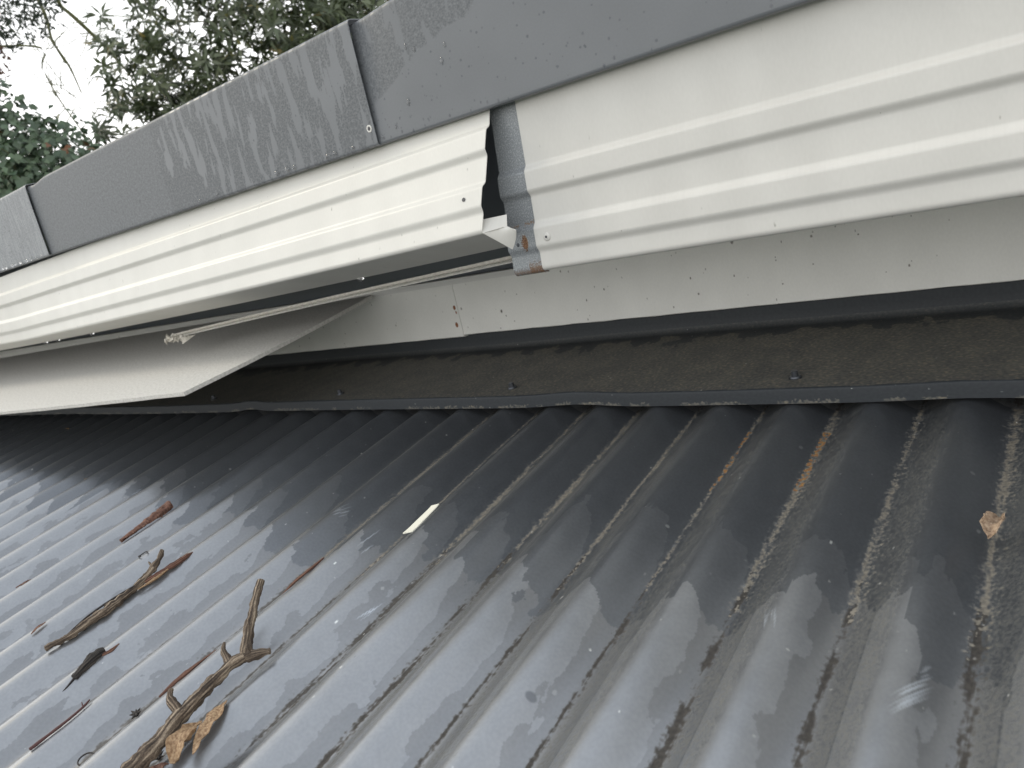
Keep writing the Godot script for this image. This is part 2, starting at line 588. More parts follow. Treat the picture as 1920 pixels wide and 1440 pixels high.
# dew, runs and drops on the dark capping; kind 0 = streaked dew, 1 = half dry, 2 = heavy pale runs
func dew(kind: int, seed_: int) -> StandardMaterial3D:
	var w := 1024
	var h := 192
	var cell := noise_bytes(w, h, seed_, 0.24, 1, 1, 1, FastNoiseLite.TYPE_CELLULAR)
	var crumb := noise_bytes(w, h, seed_ + 4, 0.12, 2)
	var fine := noise_bytes(w, h, seed_ + 1, 0.28, 2)
	var run := noise_bytes(w, h, seed_ + 2, 0.11 if kind == 2 else 0.05, 3, 1, 9 if kind == 2 else 7)
	var big := noise_bytes(w, h, seed_ + 3, 0.006, 3)
	var d := PackedByteArray()
	d.resize(w * h * 3)
	var ro := PackedByteArray()
	ro.resize(w * h)
	for y in h:
		var v := 1.0 - (y + 0.5) / h    # 1 top, 0 bottom
		for x in w:
			var i := y * w + x
			var u := (x + 0.5) / w
			var nf := fine[i] / 255.0 - 0.5
			var nr := run[i] / 255.0 - 0.5
			var nb := big[i] / 255.0 - 0.5
			var c := cell[i] / 255.0
			var wet := false
			var base := 118.0
			if kind == 0:
				wet = nr < 0.06 or u < 0.56 + nb * 0.2
				base = 112.0
			elif kind == 1:
				wet = u < 0.175 + (v - 0.75) * 0.42 + nb * 0.10 + nf * 0.02 and v > 0.3 + nf * 0.06 - nr * 0.2 and nr < 0.16
				base = 108.0
			else:
				wet = true
				base = 122.0
			var t := base + nf * 4.0 + nb * 6.0
			var r := 0.34
			if wet:
				t = base - 5.0 + nf * 34.0 + (crumb[i] / 255.0 - 0.5) * 22.0
				r = 0.55
				if kind == 0 and u > 0.5 and c < 0.30 + nf * 0.6: t = 92.0 + nf * 44.0
				if kind == 2:
					t = 130.0 + nf * 30.0 + (crumb[i] / 255.0 - 0.5) * 24.0
					if nr + nf * 0.8 > 0.05: t = 148.0 + nf * 38.0
			d[i * 3] = int(clampf(t - 3.0, 0, 255))
			d[i * 3 + 1] = int(clampf(t, 0, 255))
			d[i * 3 + 2] = int(clampf(t + 3.0, 0, 255))
			ro[i] = int(r * 255)
	var r2 := RandomNumberGenerator.new()
	r2.seed = seed_
	for n in (230 if kind == 1 else 150):
		var u := r2.randf()
		var v := pow(r2.randf(), 1.5) * 0.6 + 0.03
		if kind == 1: u = pow(r2.randf(), 1.6)
		elif kind == 0: u = r2.randf_range(0.15, 0.98)
		var e := r2.randf_range(0.6, 1.7)
		spot(d, w, h, u * w, (1.0 - v) * h, e * 0.9, e * 1.2, [70, 74, 78], r2.randf_range(0.35, 0.85))
	return tex_mat(tex_rgb(w, h, d), 1.0, tex_l(w, h, ro))

func barge_materials() -> void:
	M.barge0 = dew(0, 41)
	M.barge1 = dew(1, 51)
	M.barge2 = dew(2, 61)
	M.barge_plain = flat_mat(Color(0.42, 0.43, 0.45), 0.4)

func specked(seed_: int, c: Array, count: int, size: float, speck: Array, grain := 3.0, w := 1024, h := 256) -> ImageTexture:
	var fine := noise_bytes(w, h, seed_, 0.25, 2)
	var big := noise_bytes(w, h, seed_ + 1, 0.01, 3)
	var d := PackedByteArray()
	d.resize(w * h * 3)
	for i in w * h:
		var n := (fine[i] / 255.0 - 0.5) * grain * 2.0 + (big[i] / 255.0 - 0.5) * 8.0
		for g in 3: d[i * 3 + g] = int(clampf(c[g] + n, 0, 255))
	var r2 := RandomNumberGenerator.new()
	r2.seed = seed_
	for n in count:
		var e := size * r2.randf_range(0.4, 1.2) * (2.0 if r2.randf() < 0.06 else 1.0)
		spot(d, w, h, r2.randf() * w, r2.randf() * h, e * r2.randf_range(0.6, 1.3), e, speck, r2.randf_range(0.25, 0.95))
	return tex_rgb(w, h, d)

func fascia_materials() -> void:
	M.fascia = tex_mat(specked(71, [204, 202, 196], 70, 0.8, [150, 148, 140], 2.0), 0.42)
	M.fascia_loose = tex_mat(specked(72, [212, 210, 203], 90, 0.8, [140, 138, 130], 2.0), 0.42)
	M.board = tex_mat(specked(73, [224, 223, 218], 230, 1.0, [58, 52, 46], 3.0), 0.55)
	M.trim = flat_mat(Color(0.82, 0.815, 0.80), 0.5)
	var fib := StandardMaterial3D.new()
	fib.albedo_texture = grain_tex(74, 0.12, Color(0.68, 0.67, 0.64), Color(0.78, 0.77, 0.745), Color(0.85, 0.845, 0.82), 512, 3)
	fib.uv1_triplanar = true
	fib.uv1_scale = Vector3(2.5, 2.5, 2.5)
	fib.roughness = 0.85
	M.fibro = fib
	var core := fib.duplicate()
	core.albedo_texture = grain_tex(75, 0.06, Color(0.76, 0.74, 0.70), Color(0.85, 0.83, 0.79), Color(0.92, 0.91, 0.88), 256, 4)
	core.uv1_scale = Vector3(8, 8, 8)
	M.core = core
	# galvanised steel with rust at the foot and by the rivet hole
	var w := 128
	var h := 512
	var sp := noise_bytes(w, h, 81, 0.22, 1, 1, 1, FastNoiseLite.TYPE_CELLULAR)
	var fine := noise_bytes(w, h, 82, 0.15, 3)
	var d := PackedByteArray()
	d.resize(w * h * 3)
	for y in h:
		for x in w:
			var i := y * w + x
			var n := fine[i] / 255.0 - 0.5
			var t := 150.0 + (sp[i] / 255.0 - 0.5) * 46.0 + n * 26.0
			var c := [t - 2.0, t + 2.0, t + 5.0]
			var u := float(x) / w
			var v := float(y) / h
			var rust := 0.0
			if v > 0.975 + n * 0.07: rust = 0.45 + n * 1.6
			if v > 0.955 + n * 0.12 and u > 0.55: rust = 0.75 + n * 1.5
			if absf(v - 0.735 - u * -0.02) < 0.004 + n * 0.03 and (u > 0.6 or u < 0.4): rust = 0.6
			var e := pow((u - 0.60 - n * 0.1) / 0.10, 2) + pow((v - 0.825) / 0.044, 2) + n * 1.8
			if e < 1.0: rust = 1.2 - e * 0.5
			rust = clampf(rust, 0.0, 1.0)
			c[0] = lerpf(c[0], 116.0 + n * 90.0, rust)
			c[1] = lerpf(c[1], 80.0 + n * 80.0, rust)
			c[2] = lerpf(c[2], 52.0 + n * 50.0, rust)
			for g in 3: d[i * 3 + g] = int(clampf(c[g], 0, 255))
	M.galv = tex_mat(tex_rgb(w, h, d), 0.42, null, 0.15)

# ---------------------------------------------------------------- setting
func setting() -> void:
	org = Vector3(0, -3.3, 0)
	var gm := PlaneMesh.new()
	gm.size = Vector2(400, 400)
	var gmat := StandardMaterial3D.new()
	gmat.albedo_texture = grain_tex(90, 0.05, Color(0.16, 0.20, 0.10), Color(0.26, 0.31, 0.17), Color(0.36, 0.36, 0.24), 256)
	gmat.uv1_triplanar = true
	gmat.uv1_scale = Vector3(0.6, 0.6, 0.6)
	gmat.roughness = 0.95
	var g := one("ground", "grassy ground around the house", "", org, gm, gmat, "", "structure")
	# wall of the house below the lower roof, behind the flashing
	org = Vector3(-1.5, -3.3, -1.08)
	one("house_wall", "grey wall of the house behind the eave boards", "wall", org, box_mesh(Vector3(-6.5, -3.3, -1.05), Vector3(3.2, 0.17, -1.25)), M.cavity)
	org = Vector3(-1.5, 0.24, -1.2)
	var rows := []
	for i in 20:
		var x := -6.5 + 9.7 * i / 19.0
		rows.append(PackedVector3Array([Vector3(x, 0.236, -0.722), Vector3(x, 0.236 + 0.045, -1.3), Vector3(x, 0.236 + 0.22, -3.5)]))
	one("upper_roof", "low upper roof behind the dark capping", "roof", org, grid(rows, [], 0.03, false), M.barge_plain)

func lower_roof() -> void:
	var root := thing("corrugated_roof", "dark grey corrugated metal roof strewn with twigs", "roof", on_crest(-1.0, 0.3))
	var cover := PITCH * 10.0
	for k in range(-6, 3):
		var x0 := -0.61 + cover * k
		var rows := []
		var uvs := []
		var nx := 10 * 18 + 12
		var nz := 70
		for i in nx + 1:
			var x := x0 + PITCH / 18.0 * i - 0.002
			var row := PackedVector3Array()
			var ur := PackedVector2Array()
			# the lap: the first flute of a sheet lies over the last one of its neighbour
			var lift := 0.0011 if i < 14 else 0.0
			for j in nz + 1:
				var s := -0.2 + 1.95 * pow(float(j) / nz, 1.25)
				var z := -ROOF_Z + s / 1.0122
				var y := roof_y(z) + corr(x) + lift + dent(x, z)
				row.append(Vector3(x, y, z))
				ur.append(Vector2((x - RX0) / RLEN, (s - RS0) / RSLEN))
			rows.append(row)
			uvs.append(ur)
		part("roof_sheet", grid(rows, uvs, 0.0008, true), M.roof, root)

func apron_edge(x: float) -> float:
	var y := 0.0
	for b in [[-0.58, 0.055, 0.0052], [-1.345, 0.04, 0.006], [-0.123, 0.06, 0.003], [-2.2, 0.2, 0.002]]:
		y += b[2] * exp(-pow((x - b[0]) / b[1], 2))
	return y + 0.0012 * sin(x * 5.0 + 1.0)

func apron() -> void:
	var root := thing("apron_flashing", "dusty dark metal flashing where the corrugated roof meets the wall", "flashing", Vector3(-1.0, -0.27, -0.9))
	var rows := []
	var uvs := []
	# cross-section: z inward, y, texture v
	var prof := []
	for q in [[0.8200, -0.2750, 0.0], [0.8203, -0.2700, 0.02], [0.8207, -0.2640, 0.05], [0.8211, -0.2602, 0.066], [0.8214, -0.2590, 0.072], [0.8222, -0.2580, 0.078], [0.8234, -0.2574, 0.083], [0.8246, -0.2572, 0.088], [0.832, -0.2563, 0.105]]: prof.append(q)
	for q in 8:
		var t := (q + 1) / 9.0
		prof.append([lerpf(0.832, 1.022, t), lerpf(-0.2563, -0.2345, t), lerpf(0.105, 0.74, t)])
	prof.append([1.022, -0.2345, 0.74])
	prof.append([1.028, -0.2325, 0.765])
	prof.append([1.031, -0.226, 0.80])
	prof.append([1.0315, -0.215, 0.85])
	prof.append([1.032, -0.14, 1.0])
	for i in 301:
		var x := -6.0 + 8.6 * i / 300.0
		var row := PackedVector3Array()
		var ur := PackedVector2Array()
		for p in prof:
			var e := clampf((0.90 - p[0]) / 0.09, 0.0, 1.0)
			var tilt: float = 0.0022 * (x + 0.8) * -1.0 * e
			row.append(Vector3(x, p[1] + apron_edge(x) * e * e + tilt + 0.0008 * sin(x * 9.0) * (1.0 - e), -p[0]))
			ur.append(Vector2(x / 2.2, p[2]))
		rows.append(row)
		uvs.append(ur)
	part("flashing_sheet", grid(rows, uvs, 0.0008, false), M.flashing, root)
	for sx in [-0.295, -0.7074, -1.1012, -1.5193, -1.9104, -2.33, 0.12]:
		var at := Vector3(sx, -0.2545 + apron_edge(sx) * 0.3 + 0.0022 * -(sx + 0.8) * 0.6, -0.85)
		screw(root, at, -0.12)

func screw(root: Node3D, at: Vector3, lean: float) -> void:
	var b := Basis(Vector3.RIGHT, -lean) * Basis(Vector3.UP, rng.randf() * 3.0)
	var hx := CylinderMesh.new()
	hx.radial_segments = 6
	hx.rings = 1
	hx.top_radius = 0.0040
	hx.bottom_radius = 0.0042
	hx.height = 0.0060
	var o := part_at("screw", hx, M.screw, root, at + b.y * 0.0058, b)
	var fl := CylinderMesh.new()
	fl.radial_segments = 20
	fl.top_radius = 0.0058
	fl.bottom_radius = 0.0066
	fl.height = 0.0014
	var f := part("washer", fl, M.screw, o)
	f.position = Vector3(0, -0.0037, 0)
	var rb := CylinderMesh.new()
	rb.radial_segments = 20
	rb.top_radius = 0.0072
	rb.bottom_radius = 0.0076
	rb.height = 0.0016
	var r := part("rubber_seal", rb, M.rubber, o)
	r.position = Vector3(0, -0.0052, 0)

func eave_wall() -> void:
	for k in 2:
		var xa := -0.9318 if k == 0 else -6.0
		var xb := 2.6 if k == 0 else -0.9332
		var yb := -0.2028 if k == 0 else -0.2060
		var zz := -1.02 if k == 0 else -1.0205
		var root := thing("eave_board", "pale painted eave board with fly specks, under the fixed white fascia" if k == 0 else "pale painted eave board with two rusty nail spots beside the butt joint", "board", Vector3((xa + xb) / 2, yb, zz))
		var rows := []
		var uvs := []
		var n := 120
		for i in n + 1:
			var x := lerpf(xa, xb, float(i) / n)
			var rag := 0.0003 * sin(x * 61.0) + 0.0003 * sin(x * 143.0 + 1.0)
			var row := PackedVector3Array()
			var ur := PackedVector2Array()
			for p in [[yb + rag, 0.0115], [yb + rag + 0.0003, 0.002], [yb + 0.002, 0.0], [yb + 0.06, 0.0], [yb + 0.098, 0.0]]:
				row.append(Vector3(x, p[0], zz - p[1]))
				ur.append(Vector2((x + 5.0) / 0.9, (p[0] + 0.21) / 0.36))
			rows.append(row)
			uvs.append(ur)
		part("board_face", grid(rows, uvs, 0.012, false), M.board, root)
		if k == 1:
			for p in [[-0.9402, -0.1511, 0.0030, 0.0042], [-0.944, -0.1826, 0.0034, 0.0048], [-0.9385, -0.160, 0.0016, 0.003]]:
				var sm := SphereMesh.new()
				sm.radius = 1.0
				sm.height = 2.0
				sm.radial_segments = 14
				sm.rings = 6
				part_at("rusty_nail_head", sm, M.rust, root, Vector3(p[0], p[1], zz), Basis.from_scale(Vector3(p[2], p[3], 0.0008))) if M.has("rust") else null
	# moulding above the board
	var a := Vector3(-6.0, -0.1085, -1.0195)
	org = Vector3(-1.6, -0.1, -1.01)
	one("eave_moulding", "slim pale moulding along the top of the eave board", "moulding", org, box_mesh(Vector3(-6.0, -0.1085, -1.0325), Vector3(2.6, -0.0985, -1.012)), M.trim)

# profile of the fascia: height above the foot, proud
func fascia_profile() -> Array:
	var p := []
	p.append([0.235, 0.0])
	p.append([0.19, 0.0])
	for band in [[0.1163, 0.1090, 0.0903, 0.0831], [0.0556, 0.0475, 0.0295, 0.0213]]:
		var a: float = band[0]
		var b: float = band[1]
		var c: float = band[2]
		var e: float = band[3]
		p.append([a + 0.0030, 0.0])
		p.append([a + 0.0016, 0.0])
		for q in 7:
			var t := q / 6.0
			p.append([lerpf(a + 0.0008, b + 0.0006, t), 0.0048 * smoothstep(0.0, 1.0, t)])
		p.append([b - 0.0004, 0.0048])
		p.append([b - 0.0020, 0.0048])
		p.append([c + 0.0030, 0.0048])
		p.append([c + 0.0013, 0.0048])
		for q in 7:
			var t := q / 6.0
			p.append([lerpf(c + 0.0004, e - 0.0008, t), 0.0048 * (1.0 - smoothstep(0.0, 1.0, t))])
		p.append([e - 0.0018, 0.0])
		p.append([e - 0.0034, 0.0])
	p.append([0.0090, 0.0])
	p.append([0.0075, 0.0])
	return p

func fascia_right() -> void:
	var root := thing("fascia", "white ribbed metal fascia fixed straight under the capping, with a rivet", "fascia", Vector3(0.6, -0.0771, -0.712))
	var prof := fascia_profile()
	# rounded foot and a return to the back
	for q in 9:
		var an := PI / 2 * q / 8.0
		prof.append([0.006 - 0.006 * sin(an), -0.006 + 0.006 * cos(an)])
	prof.append([0.0, -0.02])
	prof.append([0.0, -0.034])
	var rows := []
	var uvs := []
	for i in 60:
		var x := lerpf(-0.5108, 2.6, pow(i / 59.0, 1.4))
		var row := PackedVector3Array()
		var ur := PackedVector2Array()
		var l := 0.0
		for j in prof.size():
			var p: Array = prof[j]
			var xs := x
			if i == 0: xs = x + 0.010 * clampf(p[0] / 0.18, 0.0, 1.0)
			row.append(Vector3(xs, -0.0771 + p[0], -0.712 + p[1]))
			ur.append(Vector2(xs / 0.9, 0.5 + p[0] * 2.0 + p[1] * 4.0))
		rows.append(row)
		uvs.append(ur)
	part("fascia_sheet", grid(rows, uvs, 0.0008, true), M.fascia, root)
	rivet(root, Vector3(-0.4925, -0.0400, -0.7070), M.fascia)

func rivet(root: Node3D, at: Vector3, mat: Material) -> void:
	var dome := SphereMesh.new()
	dome.radius = 0.0046
	dome.height = 0.0092
	dome.radial_segments = 20
	dome.rings = 10
	var o := part_at("rivet", dome, mat, root, at, Basis.from_scale(Vector3(1, 1, 0.36)))
	var t := TorusMesh.new()
	t.inner_radius = 0.0014
	t.outer_radius = 0.0026
	t.rings = 16
	t.ring_segments = 8
	var r := part("rivet_rim", t, mat, o)
	r.transform = Transform3D(Basis(Vector3.RIGHT, PI / 2), Vector3(0, 0, 0.0042))
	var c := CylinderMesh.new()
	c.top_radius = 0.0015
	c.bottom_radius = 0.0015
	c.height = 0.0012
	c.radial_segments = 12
	var h := part("rivet_hole_shade", c, M.hole, o)  # solid disc, coloured dark for the shaded recess of the rivet
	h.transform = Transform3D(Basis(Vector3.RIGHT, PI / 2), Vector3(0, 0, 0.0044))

# the loose piece: lean, height and depth of its foot along x
func loose(x: float) -> Vector3:
	var u := clampf(-(x + 0.54), -0.02, 1.45)
	return Vector3(0.3241 - 0.1007 * u - 0.0812 * u * u, -0.0209 - 0.0246 * u + 0.0017 * u * u, 0.6631 + 0.0048 * u + 0.0166 * u * u)

func lip_y(x: float) -> float:
	var u := minf(-(x + 0.54), 2.4)
	return -0.0450 - 0.0225 * u + 0.0045 * u * u

func fascia_left() -> void:
	var root := thing("fascia", "loose white ribbed metal fascia with its foot swung outward and an empty rivet hole painted as a dark disc", "fascia", Vector3(-1.6, -0.04, -0.69))
	var prof := fascia_profile()
	for q in 9:
		var an := PI / 2 * q / 8.0
		prof.append([0.005 - 0.005 * sin(an), -0.005 + 0.005 * cos(an)])
	var rows := []
	var uvs := []
	for i in 130:
		var x := lerpf(-0.531, -6.0, pow(i / 129.0, 1.5))
		var w := loose(x)
		var row := PackedVector3Array()
		var ur := PackedVector2Array()
		for j in prof.size():
			var p: Array = prof[j]
			if j == 0: continue
			var xs := x
			xs += lerpf(-0.0145, 0.0, clampf(p[0] / 0.13, 0.0, 1.0)) * exp((x + 0.531) / 0.12)
			var hq: float = minf(p[0], 0.150)
			var y: float = w.y + hq * cos(w.x) + p[1] * sin(w.x)
			var z: float = w.z + hq * sin(w.x) - p[1] * cos(w.x)
			row.append(Vector3(xs, y, -z))
			ur.append(Vector2(xs / 0.9, 0.5 + p[0] * 2.0 + p[1] * 4.0))
		# return at the foot, folded back and down
		var foot: Vector3 = row[row.size() - 1]
		var back := Vector3(foot.x, lip_y(x), -0.755)
		for q in 4:
			row.append(foot.lerp(back, (q + 1) / 4.0))
			ur.append(Vector2(foot.x / 0.9, 0.4 - 0.03 * q))
		rows.append(row)
		uvs.append(ur)
	part("fascia_sheet", grid(rows, uvs, 0.0008, false), M.fascia_loose, root)
	# empty hole, drawn as a disc with its inner shade in the colour
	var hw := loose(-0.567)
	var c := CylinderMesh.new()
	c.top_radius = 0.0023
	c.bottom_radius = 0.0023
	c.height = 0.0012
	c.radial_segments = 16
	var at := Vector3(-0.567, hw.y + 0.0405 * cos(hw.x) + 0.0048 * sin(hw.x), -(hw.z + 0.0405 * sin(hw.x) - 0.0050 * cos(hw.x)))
	part_at("rivet_hole_shade", c, M.hole, root, at, Basis(Vector3.RIGHT, PI / 2 - hw.x))
	# bent tab at the broken end
	var pa := Vector3(-0.545, -0.0208, -0.664)
	var pb := Vector3(-0.5296, -0.0459, -0.690)
	var pc := Vector3(-0.5121, -0.0256, -0.680)
	var pd := Vector3(-0.5262, -0.0195, -0.685)
	var pe := Vector3(-0.5272, -0.0072, -0.690)
	var pf := Vector3(-0.5514, -0.0068, -0.675)
	var lower := []
	var upper := []
	for i in 6:
		var t := i / 5.0
		var r1 := PackedVector3Array()
		var r3 := PackedVector3Array()
		for j in 5:
			var q := j / 4.0
			r1.append(pa.lerp(pb, t).lerp(pd.lerp(pc, t), q) + Vector3(0, 0, -0.003 * sin(PI * q)))
			r3.append(pa.lerp(pd, t).lerp(pf.lerp(pe, t), q))
		lower.append(r1)
		upper.append(r3)
	part("bent_tab", grid(lower, [], 0.0009, false), M.fascia_loose, root)
	part("bent_tab", grid(upper, [], 0.0009, false), M.fascia_loose, root)
	# drops hanging on the return
	for p in [[-0.86, 0.0], [-2.0, 0.0], [-1.93, 0.0], [-1.75, 0.0]]:
		drop(root, Vector3(p[0], lip_y(p[0]) - 0.001, -0.7535), 0.0042, Vector3(1.5, 0.8, 1))

func drop(root: Node3D, at: Vector3, r: float, sc: Vector3) -> void:
	var s := SphereMesh.new()
	s.radius = r
	s.height = r * 2
	s.radial_segments = 16
	s.rings = 8
	part_at("water_drop", s, M.water, root, at, Basis.from_scale(sc))

func joiner() -> void:
	var root := thing("joiner_strip", "galvanised steel joiner strip with rust at its foot, bared between the two fascias", "metal strip", Vector3(-0.54, -0.08, -0.725))
	var prof := fascia_profile()
	for q in 5:
		var an := PI / 2 * q / 4.0
		prof.append([0.006 - 0.006 * sin(an) - 0.002 * q / 4.0, -0.006 + 0.006 * cos(an)])
	var rows := []
	var uvs := []
	for i in 9:
		var t := i / 8.0
		var row := PackedVector3Array()
		var ur := PackedVector2Array()
		for p in prof:
			var y: float = -0.0777 + p[0]
			var k := clampf((y + 0.08) / 0.19, 0.0, 1.4)
			var xa := lerpf(-0.5555, -0.5395, k)
			var xb := lerpf(-0.5092, -0.492, k)
			row.append(Vector3(lerpf(xa, xb, t), y, -0.7165 + p[1]))
			ur.append(Vector2(t * 1.1, clampf(1.0 - p[0] / 0.2, 0.0, 1.0)))
		rows.append(row)
		uvs.append(ur)
	part("strip", grid(rows, uvs, 0.0009, true), M.galv, root)
	var s := SphereMesh.new()
	s.radius = 0.0028
	s.height = 0.0056
	s.radial_segments = 14
	s.rings = 8
	part_at("broken_rivet", s, M.screw, root, Vector3(-0.5372, -0.0436, -0.7125), Basis.from_scale(Vector3(1, 1, 0.5)))

func barge() -> void:
	var pieces := [[-0.703, 2.6, 0.0, "barge1", "dark grey capping over the fixed fascia, half dewed, holding large drops"], [-1.665, -0.6962, 0.0035, "barge0", "dark grey capping streaked with fine dew, a rivet hole painted as a dark disc at its lapped end"], [-6.0, -1.66, 0.0050, "barge2", "dark grey capping washed with pale water runs beyond a dented lap"]]
	for k in 3:
		var pc: Array = pieces[k]
		var root := thing("roof_capping", pc[4], "capping", Vector3((pc[0] + pc[1]) / 2, 0.18, -0.695))
		var rows := []
		var uvs := []
		var n := 90
		for i in n + 1:
			var x := lerpf(pc[0], pc[1], float(i) / n)
			if k == 0: x = lerpf(pc[0], pc[1], pow(float(i) / n, 1.6))
			var out: float = pc[2]
			var top := 0.2497 + 0.0045 * (x + 0.696) * (1.0 if x < -0.6 else 0.0)
			if k == 2: top = 0.2445 + 0.004 * (x + 1.64)
			# dented lap
			if k == 2: out += 0.004 * exp(-pow((x + 1.66) / 0.05, 2))
			if k == 1: top -= 0.006 * exp(-pow((x + 1.64) / 0.035, 2))
			# the under piece drops back behind the lap at the top
			var fall := 0.0
			if k == 0: fall = 0.006 * exp(-pow((x + 0.70) / 0.05, 2))
			var bow := 0.0010 * sin(x * 6.0) + 0.0006 * sin(x * 17.0)
			var row := PackedVector3Array()
			var ur := PackedVector2Array()
			var prof := [[0.1090, -0.014, 0.0], [0.1068, -0.013, 0.0], [0.1052, -0.009, 0.0], [0.1048, -0.004, 0.0], [0.1052, -0.0015, 0.01], [0.1064, -0.0002, 0.02], [0.1085, 0.0, 0.03], [0.114, 0.0, 0.06], [0.13, 0.0, 0.17], [0.16, 0.0002, 0.38], [0.19, 0.0004, 0.59], [0.22, 0.0002, 0.8], [top - 0.010, 0.0, 0.93], [top - 0.0072, 0.0, 0.955]]
			for q in 7:
				var an := PI / 2 * (q + 1) / 7.0
				prof.append([top - 0.0060 + 0.0060 * sin(an), -0.0060 + 0.0060 * cos(an), 0.96 + 0.004 * q])
			prof.append([top + 0.0004, -0.012, 0.995])
			prof.append([top + 0.002, -0.05, 1.0])
			for p in prof:
				var tt := clampf((p[0] - 0.106) / 0.144, 0.0, 1.0)
				row.append(Vector3(x, p[0] - 0.003 * fall / 0.006 * (1.0 if tt > 0.9 else 0.0), -0.695 + p[1] + out - fall * tt + bow * tt))
				var u: float = (x - pc[0]) / (pc[1] - pc[0]) if k == 1 else (x - pc[0]) / 1.0
				if k == 2: u = (x + 2.66) / 1.0
				ur.append(Vector2(u, 1.0 - p[2]))
			rows.append(row)
			uvs.append(ur)
		part("capping_sheet", grid(rows, uvs, 0.0009, false), M[pc[3]], root)
		if k == 1:
			rivet_hole_shade(root, Vector3(-0.7045, 0.1262, -0.6912))
			for p in [[-0.86, 0.112, 0.0032], [-0.876, 0.1125, 0.0036], [-0.90, 0.1125, 0.0034], [-0.79, 0.112, 0.003], [-0.775, 0.1125, 0.003], [-1.05, 0.112, 0.0028], [-1.1, 0.111, 0.002], [-0.74, 0.1115, 0.0024]]:
				drop(root, Vector3(p[0], p[1], -0.691), p[2], Vector3(1.2, 1, 0.45))
		if k == 2:
			for i in 14:
				drop(root, Vector3(-1.70 - i * 0.027 + rng.randf_range(-0.006, 0.006), 0.110, -0.6885), rng.randf_range(0.002, 0.0036), Vector3(1.2, 0.9, 0.5))
		if k == 0:
			for p in [[-0.6195, 0.196, 0.0034], [-0.608, 0.190, 0.0036], [-0.573, 0.168, 0.0036], [-0.564, 0.182, 0.003], [-0.6355, 0.140, 0.0036], [-0.664, 0.119, 0.0022], [-0.69, 0.113, 0.0022]]:
				drop(root, Vector3(p[0], p[1], -0.6952), p[2], Vector3(0.8, 1.25, 0.45))

func rivet_hole_shade(root: Node3D, at: Vector3) -> void:
	var t := TorusMesh.new()
	t.inner_radius = 0.0022
	t.outer_radius = 0.0046
	t.rings = 18
	t.ring_segments = 8
	var o := part_at("rivet_ring", t, M.fascia, root, at, Basis(Vector3.RIGHT, PI / 2) * Basis.from_scale(Vector3(1, 0.4, 1)))
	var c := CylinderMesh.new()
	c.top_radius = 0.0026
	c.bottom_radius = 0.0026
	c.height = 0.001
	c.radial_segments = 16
	part("rivet_hole_shade", c, M.hole, o)  # no opening here: the dark of the hole is painted on a disc

